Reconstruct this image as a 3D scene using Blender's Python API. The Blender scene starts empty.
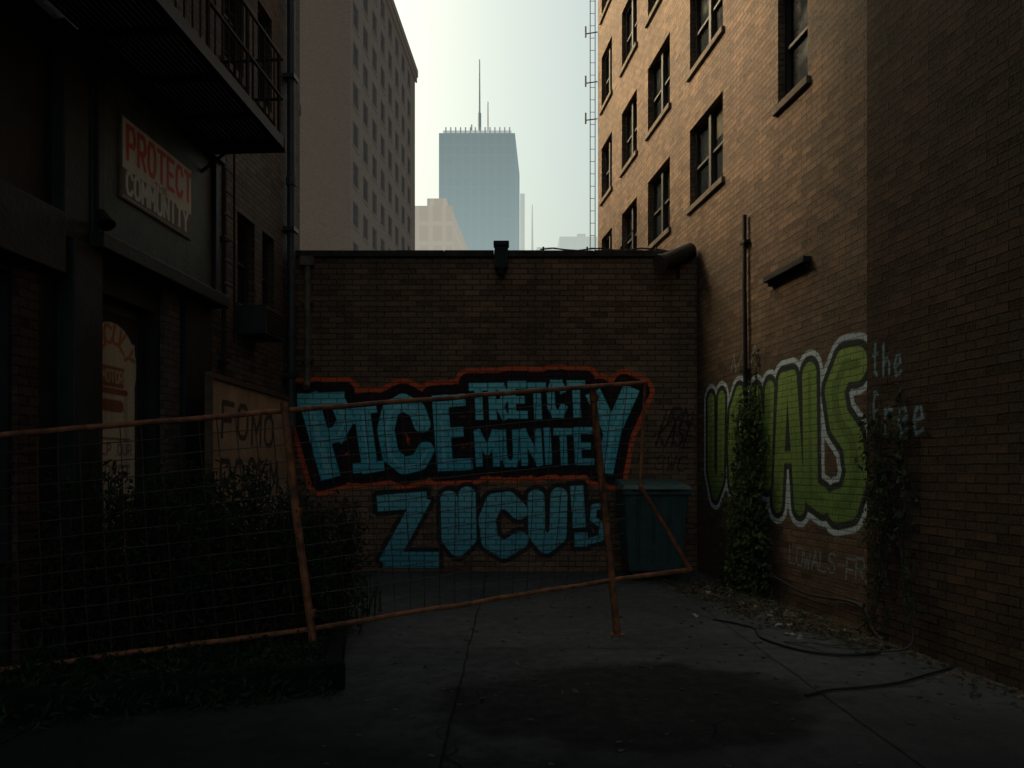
import bpy, math, random
import numpy as np
from mathutils import Vector
random.seed(7); np.random.seed(7)
SC=bpy.context.scene

# ------------------------------------------------------------------ helpers
def empty(name, loc=(0,0,0)):
    e=bpy.data.objects.new(name,None); SC.collection.objects.link(e); e.empty_display_size=.2
    return e

class Frame:
    def __init__(s,O,U,N):
        s.O=Vector(O); s.U=Vector(U); s.N=Vector(N).normalized()
    def p(s,u,z,n=0.0):
        return s.O+s.U*u+Vector((0,0,z))+s.N*n

def auto_uv(me):
    nl=len(me.loops); 
    if nl==0: return
    co=np.empty(len(me.vertices)*3); me.vertices.foreach_get('co',co); co=co.reshape(-1,3)
    li=np.empty(nl,dtype=np.int32); me.loops.foreach_get('vertex_index',li)
    npol=len(me.polygons)
    nr=np.empty(npol*3); me.polygons.foreach_get('normal',nr); nr=nr.reshape(-1,3)
    tot=np.empty(npol,dtype=np.int32); me.polygons.foreach_get('loop_total',tot)
    ln=np.repeat(nr,tot,axis=0)
    P=co[li]
    t=np.stack([-ln[:,1],ln[:,0]],1)
    l=np.linalg.norm(t,axis=1); l[l<1e-6]=1; t/=l[:,None]
    s=np.where(np.abs(t[:,1])>0.05,np.sign(t[:,1]),np.sign(t[:,0])); s[s==0]=1
    t*=s[:,None]
    u=P[:,0]*t[:,0]+P[:,1]*t[:,1]; v=P[:,2].copy()
    h=np.abs(ln[:,2])>.7
    u[h]=P[h,0]; v[h]=P[h,1]
    uv=me.uv_layers.new(name='UVMap')
    uv.data.foreach_set('uv',np.stack([u,v],1).ravel())

class MB:
    def __init__(s): s.v=[]; s.f=[]; s.m=[]; s.mats=[]
    def mi(s,mat):
        if mat not in s.mats: s.mats.append(mat)
        return s.mats.index(mat)
    def poly(s,pts,mat):
        i=len(s.v); s.v+= [tuple(p) for p in pts]; s.f.append(tuple(range(i,i+len(pts)))); s.m.append(s.mi(mat))
    def hexa(s,P,mat):   # P: 4 bottom + 4 top
        i=len(s.v); s.v+=[tuple(p) for p in P]; k=s.mi(mat)
        for f in ((3,2,1,0),(4,5,6,7),(0,1,5,4),(1,2,6,5),(2,3,7,6),(3,0,4,7)):
            s.f.append(tuple(i+a for a in f)); s.m.append(k)
    def fbox(s,F,u0,u1,z0,z1,n0,n1,mat):
        s.hexa([F.p(u0,z0,n0),F.p(u1,z0,n0),F.p(u1,z0,n1),F.p(u0,z0,n1),
                F.p(u0,z1,n0),F.p(u1,z1,n0),F.p(u1,z1,n1),F.p(u0,z1,n1)],mat)
    def box(s,a,b,mat):
        x0,y0,z0=a; x1,y1,z1=b
        s.hexa([(x0,y0,z0),(x1,y0,z0),(x1,y1,z0),(x0,y1,z0),(x0,y0,z1),(x1,y0,z1),(x1,y1,z1),(x0,y1,z1)],mat)
    def beam(s,p,q,r,mat,n=6,r2=None,rot=0.0):
        p=Vector(p); q=Vector(q); d=(q-p)
        if d.length<1e-6: return
        d.normalize(); a=d.orthogonal().normalized() if abs(d.z)<.99 else Vector((1,0,0))
        if abs(d.z)<.99: a=d.cross(Vector((0,0,1))).normalized()
        b=d.cross(a); r2=r if r2 is None else r2
        i=len(s.v); k=s.mi(mat)
        for j in range(n):
            t=2*math.pi*j/n+rot; o=a*math.cos(t)+b*math.sin(t); s.v.append(tuple(p+o*r))
        for j in range(n):
            t=2*math.pi*j/n+rot; o=a*math.cos(t)+b*math.sin(t); s.v.append(tuple(q+o*r2))
        for j in range(n):
            s.f.append((i+j,i+(j+1)%n,i+n+(j+1)%n,i+n+j)); s.m.append(k)
        s.f.append(tuple(i+j for j in range(n))[::-1]); s.m.append(k)
        s.f.append(tuple(i+n+j for j in range(n))); s.m.append(k)
    def tube(s,pts,r,mat,n=8):
        for a,b in zip(pts[:-1],pts[1:]): s.beam(a,b,r,mat,n)
    def make(s,name,parent=None,smooth=False,bevel=0):
        me=bpy.data.meshes.new(name); me.from_pydata(s.v,[],s.f); 
        for m in s.mats: me.materials.append(m)
        me.polygons.foreach_set('material_index',s.m)
        if smooth: me.polygons.foreach_set('use_smooth',[True]*len(me.polygons))
        me.update(); auto_uv(me)
        o=bpy.data.objects.new(name,me); SC.collection.objects.link(o)
        if parent: o.parent=parent
        if bevel:
            b=o.modifiers.new('b','BEVEL'); b.width=bevel; b.segments=2; b.limit_method='ANGLE'
        return o

def smoothpath(pts,k=6):
    P=[Vector(p) for p in pts]; P=[P[0]]+P+[P[-1]]; out=[]
    for i in range(1,len(P)-2):
        for j in range(k):
            t=j/k; a,b,c,d=P[i-1],P[i],P[i+1],P[i+2]
            out.append(0.5*((2*b)+(c-a)*t+(2*a-5*b+4*c-d)*t*t+(3*b-a-3*c+d)*t**3))
    out.append(P[-2]); return out

def curve(name,pts,r,mat,parent=None):
    cu=bpy.data.curves.new(name,'CURVE'); cu.dimensions='3D'; cu.bevel_depth=r; cu.bevel_resolution=2
    P=smoothpath(pts,6); sp=cu.splines.new('POLY'); sp.points.add(len(P)-1)
    for i,p in enumerate(P): sp.points[i].co=(p.x,p.y,p.z,1)
    cu.materials.append(mat)
    o=bpy.data.objects.new(name,cu); SC.collection.objects.link(o)
    if parent: o.parent=parent
    return o

# ------------------------------------------------------------------ materials
class NT:
    def __init__(s,name):
        s.m=bpy.data.materials.new(name); s.m.use_nodes=True; s.t=s.m.node_tree; s.t.nodes.clear()
        s.out=s.t.nodes.new('ShaderNodeOutputMaterial')
    def n(s,typ,ins=None,**kw):
        nd=s.t.nodes.new(typ)
        for k,v in kw.items(): setattr(nd,k,v)
        if ins:
            for k,v in ins.items():
                if hasattr(v,'is_output') or isinstance(v,bpy.types.NodeSocket): s.t.links.new(v,nd.inputs[k])
                else: nd.inputs[k].default_value=v
        return nd
    def math(s,op,a,b=0.0,c=None,clamp=False):
        d={0:a,1:b}
        if c is not None: d[2]=c
        return s.n('ShaderNodeMath',d,operation=op,use_clamp=clamp).outputs[0]
    def mix(s,f,a,b,blend='MIX'):
        nd=s.n('ShaderNodeMix',data_type='RGBA',blend_type=blend)
        for i,v in ((0,f),(6,a),(7,b)):
            if isinstance(v,bpy.types.NodeSocket): s.t.links.new(v,nd.inputs[i])
            else: nd.inputs[i].default_value=v if i==0 else c4(v)
        return nd.outputs[2]
    def noise(s,vec,scale,detail=4,rough=.55,dist=0):
        detail=min(detail,4)
        return s.n('ShaderNodeTexNoise',{'Vector':vec,'Scale':scale,'Detail':detail,'Roughness':rough,'Distortion':dist}).outputs[0]
    def rng(s,v,a,b,c,d):
        return s.n('ShaderNodeMapRange',{0:v,1:a,2:b,3:c,4:d}).outputs[0]
    def finish(s,color,rough=.9,spec=.2,height=None,dist=.01,strength=1.0,metal=0,haze=None,trans=None):
        p=s.n('ShaderNodeBsdfPrincipled')
        for k,v in (('Base Color',color),('Roughness',rough),('Specular IOR Level',spec),('Metallic',metal)):
            if isinstance(v,bpy.types.NodeSocket): s.t.links.new(v,p.inputs[k])
            else: p.inputs[k].default_value=c4(v) if k=='Base Color' else v
        if height is not None:
            b=s.n('ShaderNodeBump',{'Strength':strength,'Distance':dist,'Height':height}); s.t.links.new(b.outputs[0],p.inputs['Normal'])
        o=p.outputs[0]
        if haze:
            e=s.n('ShaderNodeEmission',{'Color':c4(haze[1]),'Strength':1.0})
            mx=s.n('ShaderNodeMixShader',{0:haze[0],1:o,2:e.outputs[0]}); o=mx.outputs[0]
        s.t.links.new(o,s.out.inputs[0]); return s.m
def c4(c):
    return (c[0],c[1],c[2],1.0) if not isinstance(c,(int,float)) else (c,c,c,1)

def paint_layers(T,col,layers,pos,uvz,brickfac=None):
    nz0=T.math('SUBTRACT',T.noise(pos,22,3),.5)
    wear=T.rng(T.noise(pos,9,4,.7),.62,.76,1,.5)
    dirt=T.rng(T.noise(pos,35,2),.3,.7,0,.18)
    for (attr,th,c,amp,fill) in layers:
        a=T.n('ShaderNodeAttribute',attribute_name=attr).outputs['Fac']
        d=T.math('ADD',T.math('SUBTRACT',a,th),T.math('MULTIPLY',nz0,amp))
        f=T.rng(d,.008,-.008,0,fill)
        f=T.math('MULTIPLY',f,wear)
        if len(c)==2:
            z=T.n('ShaderNodeSeparateXYZ',{0:pos}).outputs[2]
            g=T.rng(z,c[0][0],c[1][0],0,1); g=T.math('ADD',g,T.math('MULTIPLY',T.math('SUBTRACT',T.noise(pos,2.2,3),.5),.9),clamp=True)
            cc=T.mix(g,c[0][1],c[1][1])
        else: cc=c4(c)
        cc2=T.mix(dirt,cc,(0.02,.02,.02))
        if brickfac is not None: cc2=T.mix(T.math('MULTIPLY',brickfac,.5),cc2,(0.02,.018,.016))
        col=T.mix(f,col,cc2)
    return col

def brick_mat(name,c1,c2,mortar,layers=(),grime=.55,row=.075,w=.215,bump=1.0,haze=None,spec=.25):
    T=NT(name); tc=T.n('ShaderNodeTexCoord'); uv=tc.outputs['UV']
    pos=T.n('ShaderNodeNewGeometry').outputs['Position']
    ns=T.n('ShaderNodeTexNoise',{'Vector':pos,'Scale':6.0,'Detail':2.0}).outputs['Color']
    off=T.n('ShaderNodeVectorMath',{0:ns,1:(.5,.5,.5)},operation='SUBTRACT').outputs[0]
    off=T.n('ShaderNodeVectorMath',{0:off,3:.014},operation='SCALE').outputs[0]
    vec=T.n('ShaderNodeVectorMath',{0:uv,1:off},operation='ADD').outputs[0]
    b=T.n('ShaderNodeTexBrick',{'Vector':vec,'Color1':c4(c1),'Color2':c4(c2),'Mortar':c4(mortar),'Scale':1.0,
        'Mortar Size':.009,'Mortar Smooth':.4,'Bias':-.1,'Brick Width':w,'Row Height':row})
    # odd burnt bricks
    b2=T.n('ShaderNodeTexBrick',{'Vector':vec,'Color1':(0,0,0,1),'Color2':(1,1,1,1),'Mortar':(0,0,0,1),'Scale':1.0,
        'Mortar Size':.0,'Bias':0.0,'Brick Width':w,'Row Height':row})
    col=b.outputs[0]; fac=b.outputs[1]
    bb=T.n('ShaderNodeSeparateColor',{0:b2.outputs[0]}).outputs[0]
    col=T.mix(T.rng(bb,.68,1,0,.8),col,(c1[0]*.28,c1[1]*.26,c1[2]*.28))
    col=T.mix(T.rng(bb,.25,.0,0,.45),col,(c1[0]*1.55,c1[1]*1.35,c1[2]*1.15))
    g1=T.noise(pos,.55,4,.62)
    col=T.mix(T.rng(g1,.38,.66,grime,0),col,(.018,.015,.012))
    st=T.n('ShaderNodeMapping',{0:pos,3:(2.2,2.2,.22)}).outputs[0]
    col=T.mix(T.rng(T.noise(st,1.6,4,.65),.48,.72,0,grime*.95),col,(.016,.013,.011))
    fine=T.noise(pos,38,3,.65)
    col=T.mix(T.rng(fine,.35,.75,0,.4),col,(c1[0]*1.5,c1[1]*1.45,c1[2]*1.4))
    if layers: col=paint_layers(T,col,layers,pos,None,fac)
    h=T.math('MULTIPLY',fac,-1.2); h=T.math('ADD',h,T.math('MULTIPLY',fine,.6))
    h=T.math('ADD',h,T.math('MULTIPLY',bb,.5)); h=T.math('ADD',h,T.math('MULTIPLY',g1,2.0))
    return T.finish(col,.75,spec,h,.018*bump,1.0,haze=haze)

def rough_mat(name,c,var=.4,scale=6,rough=.8,spec=.3,bump=.004,metal=0,c2=None,layers=(),haze=None):
    T=NT(name); pos=T.n('ShaderNodeNewGeometry').outputs['Position']
    n1=T.noise(pos,scale,4,.65); dark=c2 if c2 else tuple(x*(1-var) for x in c)
    col=T.mix(T.rng(n1,.38,.64,0,1),dark,c)
    if layers: col=paint_layers(T,col,layers,pos,None)
    st=T.n('ShaderNodeMapping',{0:pos,3:(3,3,.3)}).outputs[0]
    col=T.mix(T.rng(T.noise(st,2.5,4,.6),.5,.8,0,.5),col,tuple(x*.3 for x in c))
    return T.finish(col,rough,spec,T.noise(pos,scale*6,3,.6),bump,1.0,metal,haze)

M={}
BR=dict(c1=(.19,.118,.076),c2=(.11,.066,.044),mortar=(.042,.031,.024))
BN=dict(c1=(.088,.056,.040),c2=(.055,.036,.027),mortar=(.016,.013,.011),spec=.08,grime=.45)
M['brickR']=brick_mat('brick_tan_brown',**BR)
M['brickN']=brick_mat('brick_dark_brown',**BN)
M['brickL']=brick_mat('brick_grey_brown',(.14,.108,.088),(.085,.067,.056),(.036,.031,.027))
BW=dict(c1=(.235,.135,.086),c2=(.14,.080,.054),mortar=(.040,.030,.024),grime=.5,spec=.15)
M['brickB']=brick_mat('brick_red_brown',row=.085,w=.25,**BW)
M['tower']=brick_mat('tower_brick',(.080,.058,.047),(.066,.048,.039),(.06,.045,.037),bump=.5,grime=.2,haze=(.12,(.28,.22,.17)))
M['store']=rough_mat('storefront_paint_charcoal',(.024,.026,.024),.5,4,.6,.3)
M['fascia']=rough_mat('fascia_paint_greygreen',(.068,.085,.072),.35,5,.6,.3)
M['iron']=rough_mat('black_iron',(.013,.013,.014),.4,20,.6,.3)
M['rust']=rough_mat('rusty_steel',(.34,.115,.048),.6,9,.75,.3,.004,0,(.10,.038,.024))
M['wire']=rough_mat('rusty_wire',(.075,.040,.028),.5,30,.6,.4,.001,.0)
M['frame']=rough_mat('window_frame_paint',(.035,.032,.03),.4,10,.6,.4)
M['stone']=rough_mat('sill_stone',(.15,.12,.095),.4,8,.85,.2)
M['coping']=rough_mat('coping_stone',(.06,.05,.045),.5,6,.85,.2)
M['pipe']=rough_mat('painted_pipe_bluegrey',(.038,.052,.062),.4,8,.5,.45)
M['pipe2']=rough_mat('weathered_pipe_tan',(.19,.15,.115),.5,8,.7,.3)
M['roof']=rough_mat('roof_tar',(.05,.05,.05),.3,3,.9,.1)
M['tan']=rough_mat('beige_panel',(.22,.165,.12),.5,4,.7,.3)
M['binG']=rough_mat('bin_green_paint',(.030,.070,.064),.45,7,.5,.45)
M['binL']=rough_mat('bin_lid_plastic',(.06,.115,.11),.4,7,.5,.4)
M['conc']=rough_mat('planter_concrete',(.011,.011,.011),.5,5,.95,.05,.008)
M['soil']=rough_mat('soil',(.014,.011,.009),.5,9,.95,.05,.02)
M['rubber']=rough_mat('black_rubber',(.02,.02,.022),.3,20,.55,.4)
M['acm']=rough_mat('ac_metal',(.035,.035,.035),.4,12,.6,.4)

def glass_mat(name,c,rough=.12,haze=None,spec=.5):
    T=NT(name); pos=T.n('ShaderNodeNewGeometry').outputs['Position']
    col=T.mix(T.rng(T.noise(pos,.8,3),.4,.6,0,1),tuple(x*.4 for x in c),c)
    return T.finish(col,T.rng(T.noise(pos,3,3),.3,.7,rough*.5,rough*2),spec,T.noise(pos,1.5,2),.01,.3,haze=haze)
M['glass']=glass_mat('window_glass',(.02,.024,.028))
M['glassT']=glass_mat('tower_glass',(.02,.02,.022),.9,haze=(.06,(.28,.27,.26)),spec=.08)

def leaf_mat(name,a,b):
    T=NT(name); pos=T.n('ShaderNodeNewGeometry').outputs['Position']
    col=T.mix(T.rng(T.noise(pos,7,3),.35,.65,0,1),a,b)
    col=T.mix(T.rng(T.noise(pos,60,2),.4,.7,0,.5),col,tuple(x*.4 for x in a))
    p=T.n('ShaderNodeBsdfPrincipled',{'Base Color':col,'Roughness':.7,'Specular IOR Level':.12})
    t=T.n('ShaderNodeBsdfTranslucent',{'Color':col})
    mx=T.n('ShaderNodeMixShader',{0:.25,1:p.outputs[0],2:t.outputs[0]})
    T.t.links.new(mx.outputs[0],T.out.inputs[0]); return T.m
M['leaf']=leaf_mat('shrub_leaf',(.013,.028,.015),(.030,.052,.022))
M['leafI']=leaf_mat('vine_leaf',(.022,.038,.018),(.038,.058,.024))
M['ivy']=leaf_mat('ivy_leaf',(.04,.062,.022),(.08,.10,.036))
M['dry']=leaf_mat('dry_leaf',(.07,.053,.036),(.17,.135,.09))
M['paper']=rough_mat('paper_scrap',(.34,.32,.28),.4,14,.8,.2)
M['stem']=rough_mat('vine_stem',(.05,.038,.027),.4,20)

# ------------------------------------------------------------------ ground
def ground_mat():
    T=NT('wet_asphalt'); pos=T.n('ShaderNodeNewGeometry').outputs['Position']
    n1=T.noise(pos,.9,4,.65); n2=T.noise(pos,7,4,.7); n3=T.noise(pos,90,2,.6)
    col=T.mix(T.rng(n1,.35,.65,0,1),(.032,.035,.036),(.066,.070,.070))
    col=T.mix(T.rng(n2,.45,.7,0,.5),col,(.022,.024,.026))
    col=T.mix(T.rng(n3,.5,.75,0,.5),col,(.10,.10,.10))
    sx=T.n('ShaderNodeSeparateXYZ',{0:pos}); x=sx.outputs[0]; y=sx.outputs[1]
    wn=T.noise(pos,1.1,4,.6)
    wob=T.math('MULTIPLY',T.math('SUBTRACT',wn,.5),1.3)
    dx=T.math('DIVIDE',T.math('SUBTRACT',x,.85),1.35); dy=T.math('DIVIDE',T.math('SUBTRACT',y,5.15),.95)
    r=T.math('SQRT',T.math('ADD',T.math('MULTIPLY',dx,dx),T.math('MULTIPLY',dy,dy)))
    wet=T.rng(T.math('ADD',r,wob),1.08,.88,0,1)
    col=T.mix(T.math('MULTIPLY',wet,.88),col,(.004,.004,.005))
    # foreground shade painted into the asphalt colour, deeper toward the camera
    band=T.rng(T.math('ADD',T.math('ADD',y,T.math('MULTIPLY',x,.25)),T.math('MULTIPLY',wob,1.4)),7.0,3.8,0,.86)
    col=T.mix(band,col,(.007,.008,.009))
    jn=T.math('MULTIPLY',T.noise(pos,2,3),.05)
    jx=T.math('ABSOLUTE',T.math('SUBTRACT',T.math('FRACT',T.math('ADD',T.math('DIVIDE',T.math('ADD',x,jn),2.6),.64)),.5))
    jy=T.math('ABSOLUTE',T.math('SUBTRACT',T.math('FRACT',T.math('ADD',T.math('DIVIDE',T.math('ADD',y,jn),3.1),.35)),.5))
    j=T.math('MINIMUM',jx,jy); jf=T.rng(j,.001,.004,1,0)
    vor=T.n('ShaderNodeTexVoronoi',{'Vector':T.n('ShaderNodeVectorMath',{0:pos,1:T.n('ShaderNodeTexNoise',{'Vector':pos,'Scale':1.5,'Detail':4.0}).outputs['Color']},operation='ADD').outputs[0],'Scale':.45},feature='DISTANCE_TO_EDGE').outputs[0]
    cr=T.rng(vor,.0,.008,1,0); cr=T.math('MULTIPLY',cr,T.rng(n1,.45,.6,0,1))
    line=T.math('MAXIMUM',jf,cr)
    col=T.mix(T.math('MULTIPLY',line,.7),col,(.004,.004,.004))
    h=T.math('ADD',T.math('MULTIPLY',n2,1.0),T.math('MULTIPLY',n3,.35)); h=T.math('ADD',h,T.math('MULTIPLY',n1,3.0))
    h=T.math('SUBTRACT',h,T.math('MULTIPLY',line,1.2))
    rough=T.rng(n2,.3,.7,.58,.95)
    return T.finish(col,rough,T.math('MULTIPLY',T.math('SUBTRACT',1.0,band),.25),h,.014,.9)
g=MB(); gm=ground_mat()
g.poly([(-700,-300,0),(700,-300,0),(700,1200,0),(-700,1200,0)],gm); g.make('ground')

# ------------------------------------------------------------------ walls
def wall(mb,F,u0,u1,z0,z1,holes,mat,rd=.16,rmat=None,n=0.0):
    us=sorted({u0,u1,*[h[0] for h in holes],*[h[1] for h in holes]}); zs=sorted({z0,z1,*[h[2] for h in holes],*[h[3] for h in holes]})
    us=[u for u in us if u0<=u<=u1]; zs=[z for z in zs if z0<=z<=z1]
    for a,b in zip(us[:-1],us[1:]):
        for c,d in zip(zs[:-1],zs[1:]):
            um=(a+b)/2; zm=(c+d)/2
            if any(h[0]<um<h[1] and h[2]<zm<h[3] for h in holes): continue
            mb.poly([F.p(a,c,n),F.p(b,c,n),F.p(b,d,n),F.p(a,d,n)],mat)
    r=rmat or mat
    for (a,b,c,d) in [h[:4] for h in holes]:
        mb.poly([F.p(a,c,n),F.p(a,d,n),F.p(a,d,n-rd),F.p(a,c,n-rd)],r)
        mb.poly([F.p(b,c,n),F.p(b,c,n-rd),F.p(b,d,n-rd),F.p(b,d,n)],r)
        mb.poly([F.p(a,d,n),F.p(b,d,n),F.p(b,d,n-rd),F.p(a,d,n-rd)],r)
        mb.poly([F.p(a,c,n),F.p(a,c,n-rd),F.p(b,c,n-rd),F.p(b,c,n)],r)
def window(fm,gm_,sm,F,a,b,c,d,rd=.16,cols=2,sill=True,fr='frame',gl='glass',w=.045):
    gm_.poly([F.p(a,c,-rd+.01),F.p(b,c,-rd+.01),F.p(b,d,-rd+.01),F.p(a,d,-rd+.01)],M[gl])
    f=M[fr]; n0,n1=-rd+.012,-rd+.07
    fm.fbox(F,a+.002,a+w,c+.002,d-.002,n0,n1,f); fm.fbox(F,b-w,b-.002,c+.002,d-.002,n0,n1,f)
    fm.fbox(F,a+w,b-w,c+.002,c+w,n0,n1,f); fm.fbox(F,a+w,b-w,d-w,d-.002,n0,n1,f)
    for k in range(1,cols):
        m=a+(b-a)*k/cols; fm.fbox(F,m-w*.9,m+w*.9,c+w,d-w,n0,n1+.02,f)
    zm=(c+d)/2
    for k in range(cols):
        x0=a+(b-a)*k/cols+w; x1=a+(b-a)*(k+1)/cols-w
        fm.fbox(F,x0,x1,zm-.018,zm+.018,n0,n1-.012,f)
    if sill: sm.fbox(F,a-.06,b+.06,c-.09,c-.002,-.1,.05,M['stone'])

# ---- right brick building
FR=Frame((4.43,0,0),(-.132,1,0),(-1,-.132,0))
rb=empty('sun_blocker')
cols=[(8.33,9.01,1),(10.62,11.89,2),(12.82,14.03,2),(14.72,15.79,2),(16.58,17.50,2)]
rows=[(5.80,7.05),(7.95,9.2),(10.1,11.35),(12.25,13.5),(14.4,15.65),(16.55,17.8),(18.7,19.95),(20.85,22.1)]
w=MB(); fm=MB(); gl=MB(); sm=MB(); holes=[]
for i,(z0,z1) in enumerate(rows):
    for (a,b,c) in cols:
        zz0,zz1=(z0+.22,z1+.35) if c==1 else (z0,z1)
        holes.append((a,b,zz0,zz1,c))
wall(w,FR,7.19,10.0,0,24,[h for h in holes if h[4]==1],M['brickR'])
wall(w,FR,10.0,17.85,0,24,[h for h in holes if h[4]==2],M['brickR'])
bl=MB(); blind=rough_mat('window_blind_fabric',(.10,.09,.075),.3,6,.9,.1)
for i,h in enumerate(holes):
    window(fm,gl,sm,FR,*h[:4],cols=h[4])
    if i%4==1:   # a few half-drawn blinds close behind the sash
        a_,b_,c_,d_=h[:4]; bl.poly([FR.p(a_+.05,d_-.45,-.148),FR.p((a_+b_)/2-.05,d_-.45,-.148),FR.p((a_+b_)/2-.05,d_-.05,-.148),FR.p(a_+.05,d_-.05,-.148)],blind)
bl.make('blinds',rb)
A=FR.p(7.19,0); B=FR.p(17.85,0)
w.poly([(B.x,B.y,0),(20,B.y+1.5,0),(20,B.y+1.5,24),(B.x,B.y,24)],M['brickR'])
w.poly([(A.x,A.y,24),(B.x,B.y,24),(20,B.y+1.5,24),(20,A.y,24)],M['roof'])
w.poly([(A.x,A.y,0),(A.x,A.y,24),(20,A.y,24),(20,A.y,0)],M['brickR'])
w.poly([(20,A.y,0),(20,A.y,24),(20,B.y+1.5,24),(20,B.y+1.5,0)],M['brickR'])
sm.fbox(FR,7.19,17.95,23.6,24.15,.005,.25,M['stone'])
w.make('walls',rb); fm.make('window_frames',rb); gl.make('window_panes',rb); sm.make('sills_and_cornice',rb,bevel=.006)
lg=MB(); lg.fbox(FR,8.25,9.2,3.92,3.99,.002,.10,M['iron']); lg.fbox(FR,8.28,9.17,3.87,3.92,.002,.05,M['iron'])
lg.make('wall_bracket',bevel=.006)
# near neighbour building (a few cm proud)
nb=empty('sun_blocker'); w=MB()
YN=-4.0
holesN=[(-2.5,-1.3,6,7.6),(1.5,2.7,6.6,8.1),(-2.5,-1.3,9,10.6),(1.5,2.7,9.6,11.1)]
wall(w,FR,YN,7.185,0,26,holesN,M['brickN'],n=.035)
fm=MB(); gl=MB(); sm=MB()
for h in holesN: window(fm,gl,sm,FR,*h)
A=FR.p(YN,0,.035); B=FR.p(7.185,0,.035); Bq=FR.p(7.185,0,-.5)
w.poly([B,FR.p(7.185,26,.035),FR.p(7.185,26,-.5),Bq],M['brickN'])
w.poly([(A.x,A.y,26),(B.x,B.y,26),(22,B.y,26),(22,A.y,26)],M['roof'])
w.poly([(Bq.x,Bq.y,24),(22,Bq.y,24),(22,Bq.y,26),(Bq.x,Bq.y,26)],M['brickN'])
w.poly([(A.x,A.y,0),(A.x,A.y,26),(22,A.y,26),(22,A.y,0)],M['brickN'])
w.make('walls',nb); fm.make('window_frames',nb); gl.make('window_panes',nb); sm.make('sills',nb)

# ---- back wall
FB=Frame((0,11.6,0),(1,0,0),(0,-1,0))
bwE=empty('brick_wall'); w=MB()
w.box((-3.60,11.6,0),(2.98,11.95,4.93),M['brickB']); w.make('masonry',bwE)
w=MB()
x=-3.40
while x<2.85:
    L=min(.78,2.87-x); w.box((x,11.54,4.932+random.uniform(0,.006)),(x+L-.006,12.0,5.03+random.uniform(0,.008)),M['coping']); x+=.78
w.make('coping',bwE,bevel=.008)

# ---- left building
FL=Frame((-4.17,0,0),(.065,1,0),(1,-.065,0))
lb=empty('storefront_building'); w=MB(); fm=MB(); gl=MB(); sm=MB()
hS=[(6.62,7.62,0.02,3.22),(4.55,5.58,0.02,3.1),(1.0,3.4,.7,3.1)]
hU=[(4.3,5.3,6.6,8.2),(6.5,7.5,6.6,8.2),(4.3,5.3,9.6,11.2),(6.5,7.5,9.6,11.2),(1.5,2.5,6.6,8.2)]
wall(w,FL,YN,8.8,0,5.3,hS,M['store'],rd=.22)
wall(w,FL,YN,8.8,5.3,22,hU,M['brickL'])
hB=[(9.56,10.1,3.75,4.95),(10.36,10.78,3.75,4.95),(9.15,9.75,6.7,8.1),(10.2,10.7,6.7,8.1),(9.15,9.75,9.6,11.0),(10.2,10.7,9.6,11.0)]
wall(w,FL,8.8,11.85,0,22,hB,M['brickL'])
for h in hU+hB: window(fm,gl,sm,FL,*h,cols=1 if h[0]>9 else 2)
gl.poly([FL.p(1.0,.7,-.2),FL.p(3.4,.7,-.2),FL.p(3.4,3.1,-.2),FL.p(1.0,3.1,-.2)],M['glass'])
A=FL.p(YN,0); B=FL.p(11.85,0)
w.poly([(B.x,B.y,0),(-20,B.y,0),(-20,B.y,22),(B.x,B.y,22)],M['brickL'])
w.poly([(A.x,A.y,22),(B.x,B.y,22),(-20,B.y,22),(-20,A.y,22)],M['roof'])
w.poly([(A.x,A.y,0),(A.x,A.y,22),(-20,A.y,22),(-20,A.y,0)],M['brickL'])
w.poly([(-20,A.y,0),(-20,A.y,22),(-20,B.y,22),(-20,B.y,0)],M['brickL'])
w.make('walls',lb); fm.make('window_frames',lb); gl.make('window_panes',lb); sm.make('sills',lb)
t=MB()
t.fbox(FL,6.45,8.75,3.66,5.22,.003,.10,M['fascia'])
t.fbox(FL,6.38,8.82,3.52,3.66,.003,.24,M['store'])
t.fbox(FL,6.40,8.80,5.22,5.34,.003,.20,M['store'])
t.fbox(FL,6.45,6.55,3.66,5.22,.1,.15,M['store']); t.fbox(FL,8.65,8.75,3.66,5.22,.1,.15,M['store'])
t.fbox(FL,6.12,6.5,0,3.52,.003,.16,M['store']); t.fbox(FL,6.08,6.54,0,.5,.003,.2,M['store'])
t.fbox(FL,6.05,6.37,3.52,5.3,.003,.12,M['store'])
t.fbox(FL,2.0,6.05,3.2,3.7,.003,.14,M['store'])
t.make('fascia_and_pilasters',lb,bevel=.01)
t=MB(); t.fbox(FL,7.70,8.02,0,3.50,.003,.05,M['brickL']); t.fbox(FL,5.62,5.85,0,3.15,.003,.05,M['brickN'])
t.fbox(FL,8.1,8.72,0,3.50,.003,.07,M['store']); t.make('brick_piers',lb)
t=MB(); t.fbox(FL,4.56,5.57,.02,3.09,-.2,-.14,M['tan'])
for k in range(3): t.fbox(FL,4.68,5.45,.25+k*.95,1.05+k*.95,-.14,-.11,M['tan'])
t.make('panel_door',lb,bevel=.01)
t=MB(); t.fbox(FL,9.5,10.15,3.35,3.72,.003,.4,M['acm'])
for k in range(7): t.fbox(FL,9.54,10.11,3.39+k*.045,3.41+k*.045,.4,.41,M['iron'])
t.make('air_conditioner',bevel=.008)

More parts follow.
